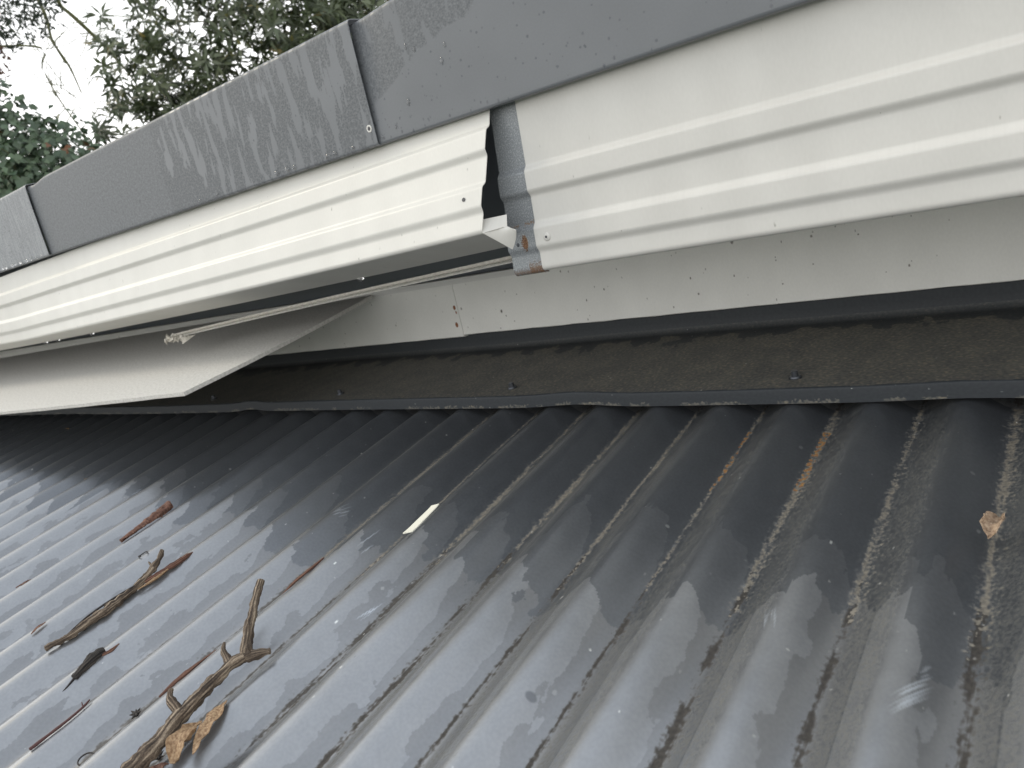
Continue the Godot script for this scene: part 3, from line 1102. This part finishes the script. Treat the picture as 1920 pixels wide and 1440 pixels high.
func soffit() -> void:
	# the dropped sheet, seen from above
	var root := thing("soffit_sheet", "fallen off-white fibre cement soffit sheet hanging out below the loose fascia", "soffit sheet", Vector3(-1.6, -0.17, -0.75))
	var rows := []
	for i in 40:
		var t := i / 39.0
		var row := PackedVector3Array()
		for j in 14:
			var q := j / 13.0
			var xa := lerpf(-1.1335, -1.128, q)
			var x := lerpf(xa, -5.5, pow(t, 1.3))
			var front := -0.1629 - 0.0292 * clampf((-x - 1.1335) / 0.8, 0.0, 3.0) * (1.0 - 0.18 * clampf((-x - 1.1335) / 0.8, 0.0, 2.4))
			var backy := -0.1042 - 0.008 * clampf((-x - 1.13), 0.0, 2.0)
			var y := lerpf(front, backy, q) - 0.006 * sin(PI * q) * 0.5
			row.append(Vector3(x, y, -lerpf(0.59, 1.005, q) + 0.0015 * sin(x * 37.0) * (1.0 - q)))
		rows.append(row)
	part("sheet_face", grid(rows, [], 0.0062, true), M.fibro, root)
	# the sheet still in place behind the fixed fascia
	org = Vector3(0.6, -0.072, -0.87)
	one("soffit_sheet", "intact pale soffit sheet still in place behind the fixed fascia", "soffit sheet", org, box_mesh(Vector3(-0.528, -0.0705, -1.011), Vector3(2.6, -0.0645, -0.728)), M.fibro)
	# torn strip left in the groove of the fascia
	var r2 := thing("torn_soffit_strip", "torn strip of soffit sheet with a frayed end, sagging below the loose fascia", "soffit strip", Vector3(-1.0, -0.08, -0.76))
	var nz := FastNoiseLite.new()
	nz.frequency = 30.0
	rows = []
	var rows2 := []
	for i in 70:
		var t := i / 69.0
		var x := lerpf(-0.58, -1.495, t)
		var y := lerpf(-0.0640, -0.1020, t) + 0.002 * sin(PI * t)
		var hgt := lerpf(0.0034, 0.0025, t) + 0.0005 * nz.get_noise_1d(x)
		var rag := 0.0006 * nz.get_noise_1d(x * 2.0 + 9.0)
		rows.append(PackedVector3Array([Vector3(x, y, -0.7970 + rag), Vector3(x, y + hgt, -0.7985 + rag)]))
		rows2.append(PackedVector3Array([Vector3(x, y - 0.0028, -0.7985), Vector3(x, y - 0.0014, -0.7980), Vector3(x, y - 0.0004, -0.7975)]))
	part("torn_edge", grid(rows, [], 0.004, false), M.core, r2)
	part("painted_edge", grid(rows2, [], 0.004, false), M.fibro, r2)
	# frayed paper at the end
	for f in 22:
		var c := Vector3(-1.418 - rng.randf() * 0.04 + (0.05 if f < 3 else 0.0), -0.098 - rng.randf() * 0.008, -0.757 + rng.randf_range(-0.006, 0.004))
		var rw := []
		var b := Basis.from_euler(Vector3(rng.randf() * 3, rng.randf() * 3, rng.randf() * 3))
		for i in 3:
			var row := PackedVector3Array()
			for j in 3: row.append(c + b * Vector3((i - 1) * 0.008 * rng.randf_range(0.5, 1.1), (j - 1) * 0.004 * rng.randf_range(0.4, 1.3), 0.003 * rng.randf_range(-1, 1)))
			rw.append(row)
		part("frayed_scrap", grid(rw, [], 0.0008, false), M.core, r2)
	var tri := [PackedVector3Array([Vector3(-1.415, -0.105, -0.796), Vector3(-1.43, -0.106, -0.796)]), PackedVector3Array([Vector3(-1.465, -0.1065, -0.793), Vector3(-1.468, -0.120, -0.792)])]
	part("frayed_scrap", grid(tri, [], 0.0008, false), M.core, r2)

# ---------------------------------------------------------------- things lying on the roof
func stick(called: String, label: String, category: String, path: Array, rad: Array, mat: Material, group := "", lump := 0.5, sides := 10, step := 0.003) -> Node3D:
	var p := []
	for q in path: p.append(on_roof(q[0], q[1], q[2]) if q.size() < 4 else on_crest(q[0], q[1], q[2]))
	var root := thing(called, label, category, p[p.size() / 2], group)
	part("stem", tube(p, rad, sides, lump, hash(label) % 1000, step), mat, root)
	return root

func litter() -> void:
	var C := 1
	# the large forked stick
	var pts := [[-0.632, 0.650, 0.012, C], [-0.6405, 0.612, 0.011, C], [-0.650, 0.575, 0.012, C], [-0.653, 0.545, 0.013, C], [-0.653, 0.522, 0.014, C], [-0.648, 0.505, 0.013, C]]
	var root := stick("fallen_stick", "thick forked grey-brown stick lying across the corrugations on dry leaves", "stick", pts, [0.0080, 0.0074, 0.0064, 0.0058, 0.0054, 0.0056], M.bark, "", 0.45, 14, 0.002)
	part("branch", tube([on_crest(-0.649, 0.509, 0.013), on_crest(-0.6575, 0.498, 0.020), on_crest(-0.668, 0.485, 0.026), on_crest(-0.681, 0.465, 0.036), on_crest(-0.690, 0.449, 0.044)], [0.0054, 0.0050, 0.0047, 0.0043, 0.0037], 12, 0.5, 77, 0.002), M.bark, root)
	part("branch", tube([on_crest(-0.651, 0.512, 0.013), on_crest(-0.640, 0.500, 0.011), on_crest(-0.632, 0.4935, 0.010)], [0.0055, 0.0045, 0.0030], 10, 0.6, 78, 0.002), M.bark, root)
	part("stub", tube([on_crest(-0.655, 0.522, 0.014), on_crest(-0.668, 0.518, 0.022), on_crest(-0.671, 0.513, 0.027)], [0.0045, 0.0030, 0.0008], 8, 0.5, 79, 0.002), M.bark, root)
	part("stub", tube([on_crest(-0.648, 0.580, 0.014), on_crest(-0.664, 0.578, 0.022), on_crest(-0.667, 0.573, 0.028)], [0.0050, 0.0040, 0.0022], 8, 0.5, 80, 0.002), M.bark, root)
	# leaves caught under it
	leaf_curl("dry_leaf", "long tan curled leaf caught under the thick forked stick", on_crest(-0.632, 0.548, 0.001), on_crest(-0.600, 0.600, 0.006), 0.014, 0.9, M.dry_leaf, 3)
	leaf_curl("dry_leaf", "crumpled orange-tan leaf heaped under the thick forked stick", on_crest(-0.632, 0.574, 0.004), on_crest(-0.616, 0.612, 0.004), 0.024, 1.6, M.dry_leaf, 4)
	leaf_curl("dry_leaf", "small brown leaf scrap tucked under the thick forked stick beside a black seed pod", on_crest(-0.622, 0.613, 0.002), on_crest(-0.617, 0.640, 0.003), 0.016, 1.3, M.red_scrap, 5)
	for q in [["curled rusty leaf scrap on the far side of the thick forked stick", -0.6605, 0.609, 0.008]]:
		leaf_curl("leaf_scrap", q[0], on_crest(q[1] - 0.006, q[2], 0.003), on_crest(q[1] + 0.006, q[2] + 0.010, 0.004), q[3], 2.6, M.red_scrap, 7)
	# bark strip, twig bundle, dark stick
	bark_strip()
	var b := stick("twig_bundle", "knotted pale brown twig twisted with strips of red bark along one valley", "twig", [[-0.965, 0.572, 0.006, C], [-0.958, 0.545, 0.004, C], [-0.957, 0.512, 0.004, C], [-0.958, 0.482, 0.004, C], [-0.960, 0.450, 0.006, C], [-0.964, 0.428, 0.012, C], [-0.972, 0.410, 0.020, C]], [0.0030, 0.0042, 0.0052, 0.0054, 0.0046, 0.0040, 0.0028], M.bark, "", 0.7, 12, 0.002)
	part("stub", tube([on_crest(-0.962, 0.432, 0.012), on_crest(-0.974, 0.430, 0.017)], [0.003, 0.0008], 6, 0.4, 81, 0.002), M.bark, b)
	part("bark_strip", tube([on_crest(-0.960, 0.470, 0.006), on_crest(-0.956, 0.440, 0.004), on_crest(-0.9545, 0.415, 0.002), on_crest(-0.957, 0.392, 0.0), on_crest(-0.958, 0.380, -0.001)], [0.0012, 0.003, 0.0036, 0.0034, 0.001], 8, 0.5, 82, 0.002), M.red_bark, b)
	part("bark_strip", tube([on_crest(-0.952, 0.462, 0.004), on_crest(-0.950, 0.440, 0.003), on_crest(-0.951, 0.420, 0.003)], [0.0006, 0.0022, 0.0008], 6, 0.3, 83, 0.002), M.dry_leaf, b)
	part("thin_shoot", tube([on_crest(-0.956, 0.455, 0.008), on_crest(-0.962, 0.490, 0.009), on_crest(-0.965, 0.520, 0.008), on_crest(-0.968, 0.545, 0.003)], [0.0010, 0.0013, 0.0012, 0.0008], 6, 0.2, 84, 0.003), M.black_twig, b)
	var dk := stick("dark_stick", "short black rotten stick with a thin tail in a valley", "stick", [[-0.871, 0.582, -0.001, C], [-0.874, 0.566, 0.001, C], [-0.876, 0.552, 0.001, C], [-0.8755, 0.545, 0.0, C]], [0.0040, 0.0055, 0.0052, 0.0035], M.dark_bark, "", 0.7, 10, 0.002)
	part("thin_shoot", tube([on_crest(-0.8715, 0.580, -0.001), on_crest(-0.868, 0.594, -0.004), on_crest(-0.868, 0.612, -0.008)], [0.0014, 0.0009, 0.0005], 6, 0.1, 85, 0.003), M.black_twig, dk)
	part("bark_strip", tube([on_crest(-0.8745, 0.550, -0.001), on_crest(-0.871, 0.540, -0.002), on_crest(-0.872, 0.530, -0.002)], [0.002, 0.0022, 0.001], 6, 0.6, 86, 0.002), M.red_bark, dk)
	# thin twigs
	stick("thin_twig", "thin red-brown curved twig alone on a clean flute above the thick forked stick", "twig", [[-0.7249, 0.3477, 0.001], [-0.7215, 0.362, 0.001], [-0.7202, 0.374, 0.0012], [-0.728, 0.391, 0.002], [-0.744, 0.4025, 0.001]], [0.0009, 0.0016, 0.0018, 0.0016, 0.0009], M.red_bark, "", 0.3, 8)
	stick("thin_twig", "purple-brown twig with a hooked black end, beside the thick forked stick", "twig", [[-0.7291, 0.489, -0.001], [-0.727, 0.512, 0.001], [-0.725, 0.5335, 0.002], [-0.7284, 0.5466, 0.003], [-0.7329, 0.5606, 0.002]], [0.0008, 0.0018, 0.0026, 0.0020, 0.0014], M.red_bark, "", 0.4, 8)
	var t3 := stick("thin_twig", "straight dark red twig with a tiny side shoot below the black rotten stick", "twig", [[-0.8015, 0.5965, 0.003], [-0.7985, 0.605, 0.002], [-0.7967, 0.6209, 0.002], [-0.7975, 0.64, 0.002], [-0.7986, 0.657, 0.002]], [0.0008, 0.0012, 0.0014, 0.0015, 0.0017], M.purple_twig, "", 0.2, 8)
	part("side_shoot", tube([on_roof(-0.7985, 0.605, 0.002), on_roof(-0.8035, 0.603, 0.006)], [0.0009, 0.0004], 6, 0.1, 87, 0.002), M.purple_twig, t3)
	var cv := []
	for i in 14:
		var an := -0.6 + TAU * 0.86 * i / 13.0
		cv.append(on_crest(-0.727 + 0.008 * cos(an), 0.6375 + 0.0065 * sin(an), -0.004))
	cv.append(on_crest(-0.717, 0.629, -0.003))
	cv.append(on_crest(-0.714, 0.624, -0.002))
	var cr := []
	for i in cv.size(): cr.append(0.0007)
	org = cv[0]
	one("tendril", "thin black tendril curled in a loop near the foot of the picture's twigs", "tendril", org, tube(cv, cr, 6, 0.1, 88, 0.002), M.black_twig).set_meta("label", "thin black tendril curled into a loop, beyond the thick forked stick")
	var cv2 := []
	for i in 10:
		var an := 1.0 + TAU * 0.75 * i / 9.0
		cv2.append(on_roof(-1.0498 + 0.007 * cos(an), 0.4028 + 0.006 * sin(an), 0.0012))
	var cr2 := []
	for i in cv2.size(): cr2.append(0.0007)
	org = cv2[0]
	one("tendril", "tiny dark tendril curl between the red bark strip and the twig bundle", "tendril", org, tube(cv2, cr2, 6, 0.1, 89, 0.002), M.black_twig)
	seed_pod("dark star-shaped seed pod on the flute beside the hooked twig", on_roof(-0.7257, 0.5874, 0.0035), 0.0058)
	seed_pod("dark star-shaped seed pod touching the thick forked stick", on_roof(-0.6693, 0.6016, 0.003), 0.0050)
	# curled dry leaf far from the sticks
	var lb := on_crest(-0.0811, 0.2035, -0.006)
	leaf_curl("dry_leaf", "single crumpled tan leaf lying alone in a dusty valley", lb + Vector3(0.001, 0.010, -0.016), lb + Vector3(-0.003, 0.004, 0.014), 0.020, 2.6, M.pale_leaf, 12)
	var rw := []
	var o2 := lb + Vector3(0.004, 0.006, -0.006)
	org = lb
	# white plastic strip
	var ws := [[-0.6496, 0.2347], [-0.6376, 0.2332], [-0.6327, 0.2881], [-0.6472, 0.2893]]
	var rows := []
	org = on_roof(-0.642, 0.26, 0.002)
	for i in 9:
		var t := i / 8.0
		var a := Vector2(lerpf(ws[0][0], ws[3][0], t), lerpf(ws[0][1], ws[3][1], t) + 0.001 * sin(t * 40.0))
		var c := Vector2(lerpf(ws[1][0], ws[2][0], t), lerpf(ws[1][1], ws[2][1], t))
		var row := PackedVector3Array()
		for j in 5:
			var q := a.lerp(c, j / 4.0)
			row.append(on_crest(q.x, q.y, lerpf(-0.0035, -0.001, j / 4.0) + (0.0006 if i % 8 == 0 else 0.0)))
		rows.append(row)
	one("plastic_strip", "flat white plastic offcut lying along one flute", "offcut", org, grid(rows, [], 0.0012, true), M.white_plastic)
	# debris at the foot of the picture
	leaf_curl("bark_scrap", "reddish bark scrap beside a black crumb in the dirty valley below the white offcut", on_crest(-0.403, 0.531, -0.010), on_crest(-0.398, 0.545, -0.008), 0.010, 1.5, M.red_scrap, 15)
	seed_pod("black crumb of bark beside the reddish scrap in the dirty valley", on_roof(-0.412, 0.537, 0.003), 0.006)
	# specks of litter far along the roof
	var far_bits := [[-2.1075, 0.1775], [-2.0929, 0.0917], [-2.1737, 0.1202], [-2.0688, 0.0564], [-1.5755, 0.2377], [-2.4218, 0.0437], [-1.92, 0.10]]
	for i in far_bits.size():
		var q: Array = far_bits[i]
		leaf_curl("leaf_crumb", "tiny pale leaf crumb on the far flutes below the hanging sheet", on_roof(q[0], q[1], 0.002), on_roof(q[0] + 0.008, q[1] + 0.010, 0.004), 0.008, 1.4, M.dry_leaf, 30 + i, "leaf crumbs on the far flutes")
	leaf_curl("bark_scrap", "small ragged red bark scrap alone on a pale flute beyond the twig bundle", on_roof(-1.236, 0.480, 0.002), on_roof(-1.232, 0.507, 0.003), 0.007, 1.3, M.red_scrap, 41)
	leaf_curl("bark_scrap", "small pinkish bark scrap in the valley next to the twig bundle", on_roof(-1.043, 0.540, 0.002), on_roof(-1.040, 0.560, 0.002), 0.005, 1.2, M.red_scrap, 42)

func bark_strip() -> void:
	var root := thing("bark_strip", "curled reddish-brown strip of bark alone on the pale flutes", "bark", on_roof(-1.145, 0.345))
	var rows := []
	var nz := FastNoiseLite.new()
	nz.frequency = 60.0
	nz.seed = 4
	var A := on_crest(-1.1517, 0.300, 0.004)
	var B := on_crest(-1.1385, 0.389, 0.002)
	for i in 40:
		var t := i / 39.0
		var c := A.lerp(B, t) + Vector3(0.002 * sin(t * 4.0), 0.0, 0)
		var r := lerpf(0.0095, 0.0042, t) * (1.0 + 0.2 * nz.get_noise_1d(t * 0.06))
		var tw := t * 1.7
		var row := PackedVector3Array()
		for j in 14:
			var an := lerpf(-0.6, 3.9, j / 13.0) + tw - 0.5
			var rr := r * (1.0 + 0.45 * nz.get_noise_2d(t * 0.12, j * 0.012)) * lerpf(1.0, 0.75, j / 13.0)
			row.append(c + Vector3(cos(an) * rr, sin(an) * rr * 0.75, 0.002 * nz.get_noise_2d(j * 3.0, 5.0) * (1.0 if i == 0 or i == 39 else 0.2)))
		rows.append(row)
	part("bark_curl", grid(rows, [], 0.0012, true), M.red_scrap, root)

func leaf_curl(called: String, label: String, a: Vector3, b: Vector3, width: float, curl: float, mat: Material, seed_: int, group := "") -> void:
	org = (a + b) / 2
	var nz := FastNoiseLite.new()
	nz.seed = seed_
	nz.frequency = 50.0
	var d := (b - a).normalized()
	var up := Vector3(0, 1, 0.15)
	var sx := d.cross(up).normalized()
	var uy := sx.cross(d).normalized()
	var rows := []
	for i in 14:
		var t := i / 13.0
		var hw := width * 0.5 * pow(sin(PI * clampf(t * 0.9 + 0.06, 0.0, 1.0)), 0.7)
		var c := a.lerp(b, t) + uy * width * 0.2 * sin(PI * t)
		var row := PackedVector3Array()
		for j in 9:
			var q := (j / 8.0 - 0.5) * 2.0
			var an := q * curl * 0.5
			var rr := hw * 2.0 / maxf(curl, 0.2)
			var p := c + sx * sin(an) * rr + uy * (1.0 - cos(an)) * rr
			p += (uy * nz.get_noise_3dv(p * 1.6) + sx * nz.get_noise_3dv(p * 1.6 + Vector3(3, 1, 2)) * 0.6) * width * 0.28
			row.append(p)
		rows.append(row)
	one(called, label, "leaf" if called.contains("leaf") else "bark", org, grid(rows, [], 0.0006, false), mat, group)

func seed_pod(label: String, at: Vector3, r: float) -> void:
	var root := thing("seed_pod", label, "seed pod", at)
	var s := SphereMesh.new()
	s.radius = r * 0.5
	s.height = r * 0.9
	s.radial_segments = 10
	s.rings = 6
	part("core", s, M.dark_bark, root)
	for i in 7:
		var an := TAU * i / 7.0 + rng.randf() * 0.4
		var e := Vector3(cos(an), rng.randf_range(-0.15, 0.7), sin(an)).normalized() * r * rng.randf_range(0.9, 1.4)
		part("spine", tube([at, at + e * 0.55, at + e], [r * 0.26, r * 0.2, r * 0.04], 6, 0.3, 90 + i, r * 0.2), M.dark_bark, root)

# ---------------------------------------------------------------- trees behind
class Leaves:
	var v := PackedVector3Array()
	var n := PackedVector3Array()
	var c := PackedColorArray()
	var ix := PackedInt32Array()
	func add(p: Vector3, d: Vector3, up: Vector3, len: float, wid: float, col: Color, bend := 0.25) -> void:
		var s := d.cross(up).normalized()
		var u := s.cross(d).normalized()
		var b := v.size()
		var m := p + d * len * 0.45 - u * wid * 0.10
		var tip := p + d * len - u * len * bend
		for q in [p, m + s * wid * 0.5 + u * wid * 0.16, m, m - s * wid * 0.5 + u * wid * 0.16, tip]: v.append(q)
		for q in [u, (u - s * 0.35).normalized(), u, (u + s * 0.35).normalized(), (u + d * 0.4).normalized()]: n.append(q)
		for q in 5: c.append(col)
		for e in [0, 2, 1, 0, 3, 2, 1, 2, 4, 2, 3, 4]: ix.append(b + e)
	func mesh() -> ArrayMesh:
		var a := []
		a.resize(Mesh.ARRAY_MAX)
		a[Mesh.ARRAY_VERTEX] = v
		a[Mesh.ARRAY_NORMAL] = n
		a[Mesh.ARRAY_COLOR] = c
		a[Mesh.ARRAY_INDEX] = ix
		var am := ArrayMesh.new()
		am.add_surface_from_arrays(Mesh.PRIMITIVE_TRIANGLES, a)
		return am

func in_ball() -> Vector3:
	while true:
		var p := Vector3(rng.randf_range(-1, 1), rng.randf_range(-1, 1), rng.randf_range(-1, 1))
		if p.length() < 1.0: return p
	return Vector3.ZERO

func leaf_mat(rough: float, back: Color) -> StandardMaterial3D:
	var m := StandardMaterial3D.new()
	m.vertex_color_use_as_albedo = true
	m.roughness = rough
	m.backlight_enabled = true
	m.backlight = back
	m.cull_mode = BaseMaterial3D.CULL_DISABLED
	return m

func trees() -> void:
	var glossy := leaf_mat(0.38, Color(0.30, 0.36, 0.14))
	var dull := leaf_mat(0.6, Color(0.08, 0.10, 0.04))
	var limb := StandardMaterial3D.new()
	limb.albedo_texture = grain_tex(95, 0.06, Color(0.25, 0.26, 0.17), Color(0.42, 0.43, 0.28), Color(0.55, 0.54, 0.40), 256)
	limb.uv1_triplanar = true
	limb.uv1_scale = Vector3(4, 4, 4)
	limb.roughness = 0.9
	# laurel with whorls of long leaves
	var base := Vector3(-4.4, -3.3, -4.2)
	var root := thing("evergreen_tree", "broad evergreen with whorls of long glossy leaves behind the dewed capping", "tree", base)
	part("trunk", tube([base, base + Vector3(0.1, 1.6, 0.1), base + Vector3(0.0, 3.2, 0.3), base + Vector3(0.25, 4.6, 0.3), base + Vector3(0.3, 5.6, 0.4)], [0.13, 0.11, 0.09, 0.06, 0.03], 10, 0.2, 3, 0.1, 4.0), limb, root)
	var lv := Leaves.new()
	var blobs := [[Vector3(-3.55, 1.35, -4.2), 0.95, 300], [Vector3(-4.15, 1.15, -3.7), 0.75, 260], [Vector3(-4.65, 0.85, -3.25), 0.5, 150], [Vector3(-4.3, 1.95, -3.7), 0.65, 110], [Vector3(-4.85, 1.25, -3.05), 0.40, 48], [Vector3(-4.95, 0.98, -2.85), 0.26, 26], [Vector3(-5.0, 1.55, -3.15), 0.35, 16], [Vector3(-4.75, 1.75, -3.35), 0.35, 36], [Vector3(-3.2, 2.1, -4.6), 0.9, 200], [Vector3(-3.9, 0.3, -3.9), 1.1, 200]]
	for bl in blobs:
		for k in int(bl[2] * 1.7):
			var tip: Vector3 = bl[0] + in_ball() * bl[1]
			var ax := (in_ball() * 0.9 + Vector3(0.25, 0.55, 0.5)).normalized()
			var sd := ax.cross(in_ball()).normalized()
			var tone := rng.randf()
			var nl := rng.randi_range(8, 13)
			for l in nl:
				var an := TAU * l / nl + rng.randf() * 0.5
				var dirv := (sd.rotated(ax, an) + ax * rng.randf_range(-0.25, 0.75)).normalized()
				var col := Color(0.050, 0.068, 0.036).lerp(Color(0.125, 0.148, 0.078), clampf(tone * 0.7 + rng.randf() * 0.4, 0, 1))
				if rng.randf() < 0.015: col = Color(0.20, 0.16, 0.05)
				lv.add(tip - base + in_ball() * 0.02, dirv, ax + in_ball() * 0.2, rng.randf_range(0.06, 0.125), rng.randf_range(0.017, 0.030), col, rng.randf_range(0.1, 0.5))
			if rng.randf() < 0.25:
				lv.add(tip - base, ax, sd, 0.045, 0.022, Color(0.20, 0.19, 0.06), 0.0)
	part("crown", lv.mesh(), glossy, root)
	var tw := twigs(base, [Vector3(-4.3, 0.9, -3.9), Vector3(-4.0, 1.0, -4.0), Vector3(-4.6, 0.6, -3.6)], 44, 0.9, 0.008)
	part("branches", tw, limb, root)
	# ivy-covered mass
	base = Vector3(-4.75, -3.3, -1.9)
	root = thing("ivy_covered_tree", "dark green ivy-covered tree mass beside the bright gap of sky", "tree", base)
	part("trunk", tube([base, base + Vector3(0.05, 1.8, -0.05), base + Vector3(-0.05, 3.5, 0.05), base + Vector3(-0.2, 4.6, 0.1)], [0.14, 0.12, 0.10, 0.05], 10, 0.25, 4, 0.1, 4.0), limb, root)
	lv = Leaves.new()
	for bl in [[Vector3(-4.62, 0.62, -1.95), 0.44, 2300], [Vector3(-4.8, 0.10, -1.75), 0.65, 2200], [Vector3(-4.75, 0.45, -2.35), 0.36, 900], [Vector3(-4.75, 1.0, -1.85), 0.30, 480], [Vector3(-4.65, 1.15, -1.72), 0.26, 160], [Vector3(-4.9, 0.9, -2.3), 0.28, 170], [Vector3(-4.9, 0.35, -2.75), 0.35, 500]]:
		for k in int(bl[2] * 1.5):
			var q := in_ball()
			var p: Vector3 = bl[0] + q * bl[1]
			var up := (q * 0.8 + in_ball() * 0.8 + Vector3(0.4, 0.5, 0.3)).normalized()
			var dirv := (up.cross(in_ball()).normalized() + Vector3(0, -0.5, 0)).normalized()
			var col := Color(0.035, 0.062, 0.032).lerp(Color(0.09, 0.135, 0.07), rng.randf())
			if rng.randf() < 0.012: col = Color(0.16, 0.07, 0.03)
			var sz := rng.randf_range(0.026, 0.062)
			lv.add(p - base, dirv, up, sz, sz * rng.randf_range(0.6, 0.9), col, 0.15)
	part("crown", lv.mesh(), glossy, root)
	part("branches", twigs(base, [Vector3(-4.7, 0.6, -1.9), Vector3(-4.8, 0.2, -2.3)], 24, 0.7, 0.007), limb, root)
	# conifer-like dark corner
	base = Vector3(-5.6, -3.3, -2.0)
	root = thing("conifer_tree", "dark conifer with reddish dead sprays high beside the bright gap of sky", "tree", base)
	part("trunk", tube([base, base + Vector3(0.0, 2.4, 0.0), base + Vector3(0.05, 4.8, -0.1), base + Vector3(0.1, 6.0, -0.2)], [0.16, 0.13, 0.08, 0.04], 10, 0.25, 5, 0.1, 4.0), limb, root)
	lv = Leaves.new()
	for bl in [[Vector3(-5.3, 1.95, -2.42), 0.36, 2600, 0], [Vector3(-5.45, 1.9, -2.0), 0.45, 1500, 0], [Vector3(-5.35, 1.55, -2.22), 0.16, 260, 1], [Vector3(-5.3, 2.2, -2.75), 0.26, 420, 0]]:
		for k in bl[2]:
			var p: Vector3 = bl[0] + in_ball() * bl[1]
			var dirv := (in_ball() + Vector3(0.4, -0.3, 0.1)).normalized()
			var col := Color(0.03, 0.045, 0.03).lerp(Color(0.06, 0.08, 0.05), rng.randf())
			if bl[3] == 1: col = Color(0.10, 0.05, 0.035).lerp(Color(0.17, 0.10, 0.07), rng.randf())
			lv.add(p - base, dirv, in_ball(), rng.randf_range(0.03, 0.07), rng.randf_range(0.008, 0.018), col, 0.1)
	part("crown", lv.mesh(), dull, root)
	# bare deciduous tree with arching mossy limbs
	base = Vector3(-8.2, -3.3, -1.4)
	root = thing("bare_tree", "leafless tree with mossy green arching limbs against the bright sky", "tree", base)
	part("trunk", tube([base, base + Vector3(0.1, 2.2, 0.0), base + Vector3(0.5, 4.6, -0.2), Vector3(-7.1, 2.6, -1.9)], [0.17, 0.14, 0.09, 0.05], 10, 0.25, 6, 0.1, 4.0), limb, root)
	var limbs := [
		[[Vector3(-7.1, 2.6, -1.9), Vector3(-6.0, 2.20, -2.98), Vector3(-5.93, 2.08, -3.10), Vector3(-5.90, 1.90, -3.24), Vector3(-5.89, 1.72, -3.36), Vector3(-5.90, 1.56, -3.46), Vector3(-5.95, 1.35, -3.55)], [0.03, 0.017, 0.014, 0.013, 0.011, 0.008, 0.005]],
		[[Vector3(-7.1, 2.6, -1.9), Vector3(-6.0, 2.6, -3.2), Vector3(-5.75, 2.22, -3.42), Vector3(-5.68, 2.02, -3.60), Vector3(-5.58, 1.90, -3.72), Vector3(-5.4, 1.85, -3.95)], [0.03, 0.016, 0.013, 0.011, 0.009, 0.005]],
		[[Vector3(-7.1, 2.0, -1.9), Vector3(-6.13, 1.86, -2.86), Vector3(-6.12, 1.70, -2.92), Vector3(-6.15, 1.50, -2.98), Vector3(-6.2, 1.25, -3.10), Vector3(-6.2, 1.0, -3.2)], [0.02, 0.008, 0.007, 0.006, 0.005, 0.003]],
		[[Vector3(-6.0, 2.20, -2.98), Vector3(-5.98, 2.02, -3.00), Vector3(-6.00, 1.86, -3.0), Vector3(-6.0, 1.68, -3.06), Vector3(-6.03, 1.5, -3.1)], [0.013, 0.012, 0.010, 0.008, 0.005]]]
	for i in limbs.size():
		part("limb", tube(limbs[i][0], limbs[i][1], 8, 0.3, 7 + i, 0.05, 6.0), limb, root)
	part("twigs", twigs(base, [Vector3(-5.9, 1.9, -3.24), Vector3(-5.9, 1.6, -3.4), Vector3(-6.05, 1.8, -3.0), Vector3(-6.1, 1.5, -3.0), Vector3(-5.7, 2.0, -3.55), Vector3(-6.0, 1.4, -3.2)], 70, 0.55, 0.0035), limb, root)

# thin crooked twigs round some starting points, one mesh
func twigs(base: Vector3, starts: Array, count: int, reach: float, r: float) -> ArrayMesh:
	var st := SurfaceTool.new()
	st.begin(Mesh.PRIMITIVE_TRIANGLES)
	for i in count:
		var p: Vector3 = starts[i % starts.size()] + in_ball() * 0.12
		var d := (in_ball() + Vector3(0, 0.15, 0)).normalized()
		var pts := [p]
		var rad := [r * rng.randf_range(0.7, 1.3)]
		for k in 4:
			d = (d + in_ball() * 0.5).normalized()
			p += d * reach * rng.randf_range(0.15, 0.32)
			pts.append(p)
			rad.append(maxf(rad[0] * (1.0 - (k + 1) / 4.6), 0.0012))
		st.append_from(tube(pts, rad, 5, 0.1, i, 0.06, 4.0), 0, Transform3D.IDENTITY)
	return st.commit()
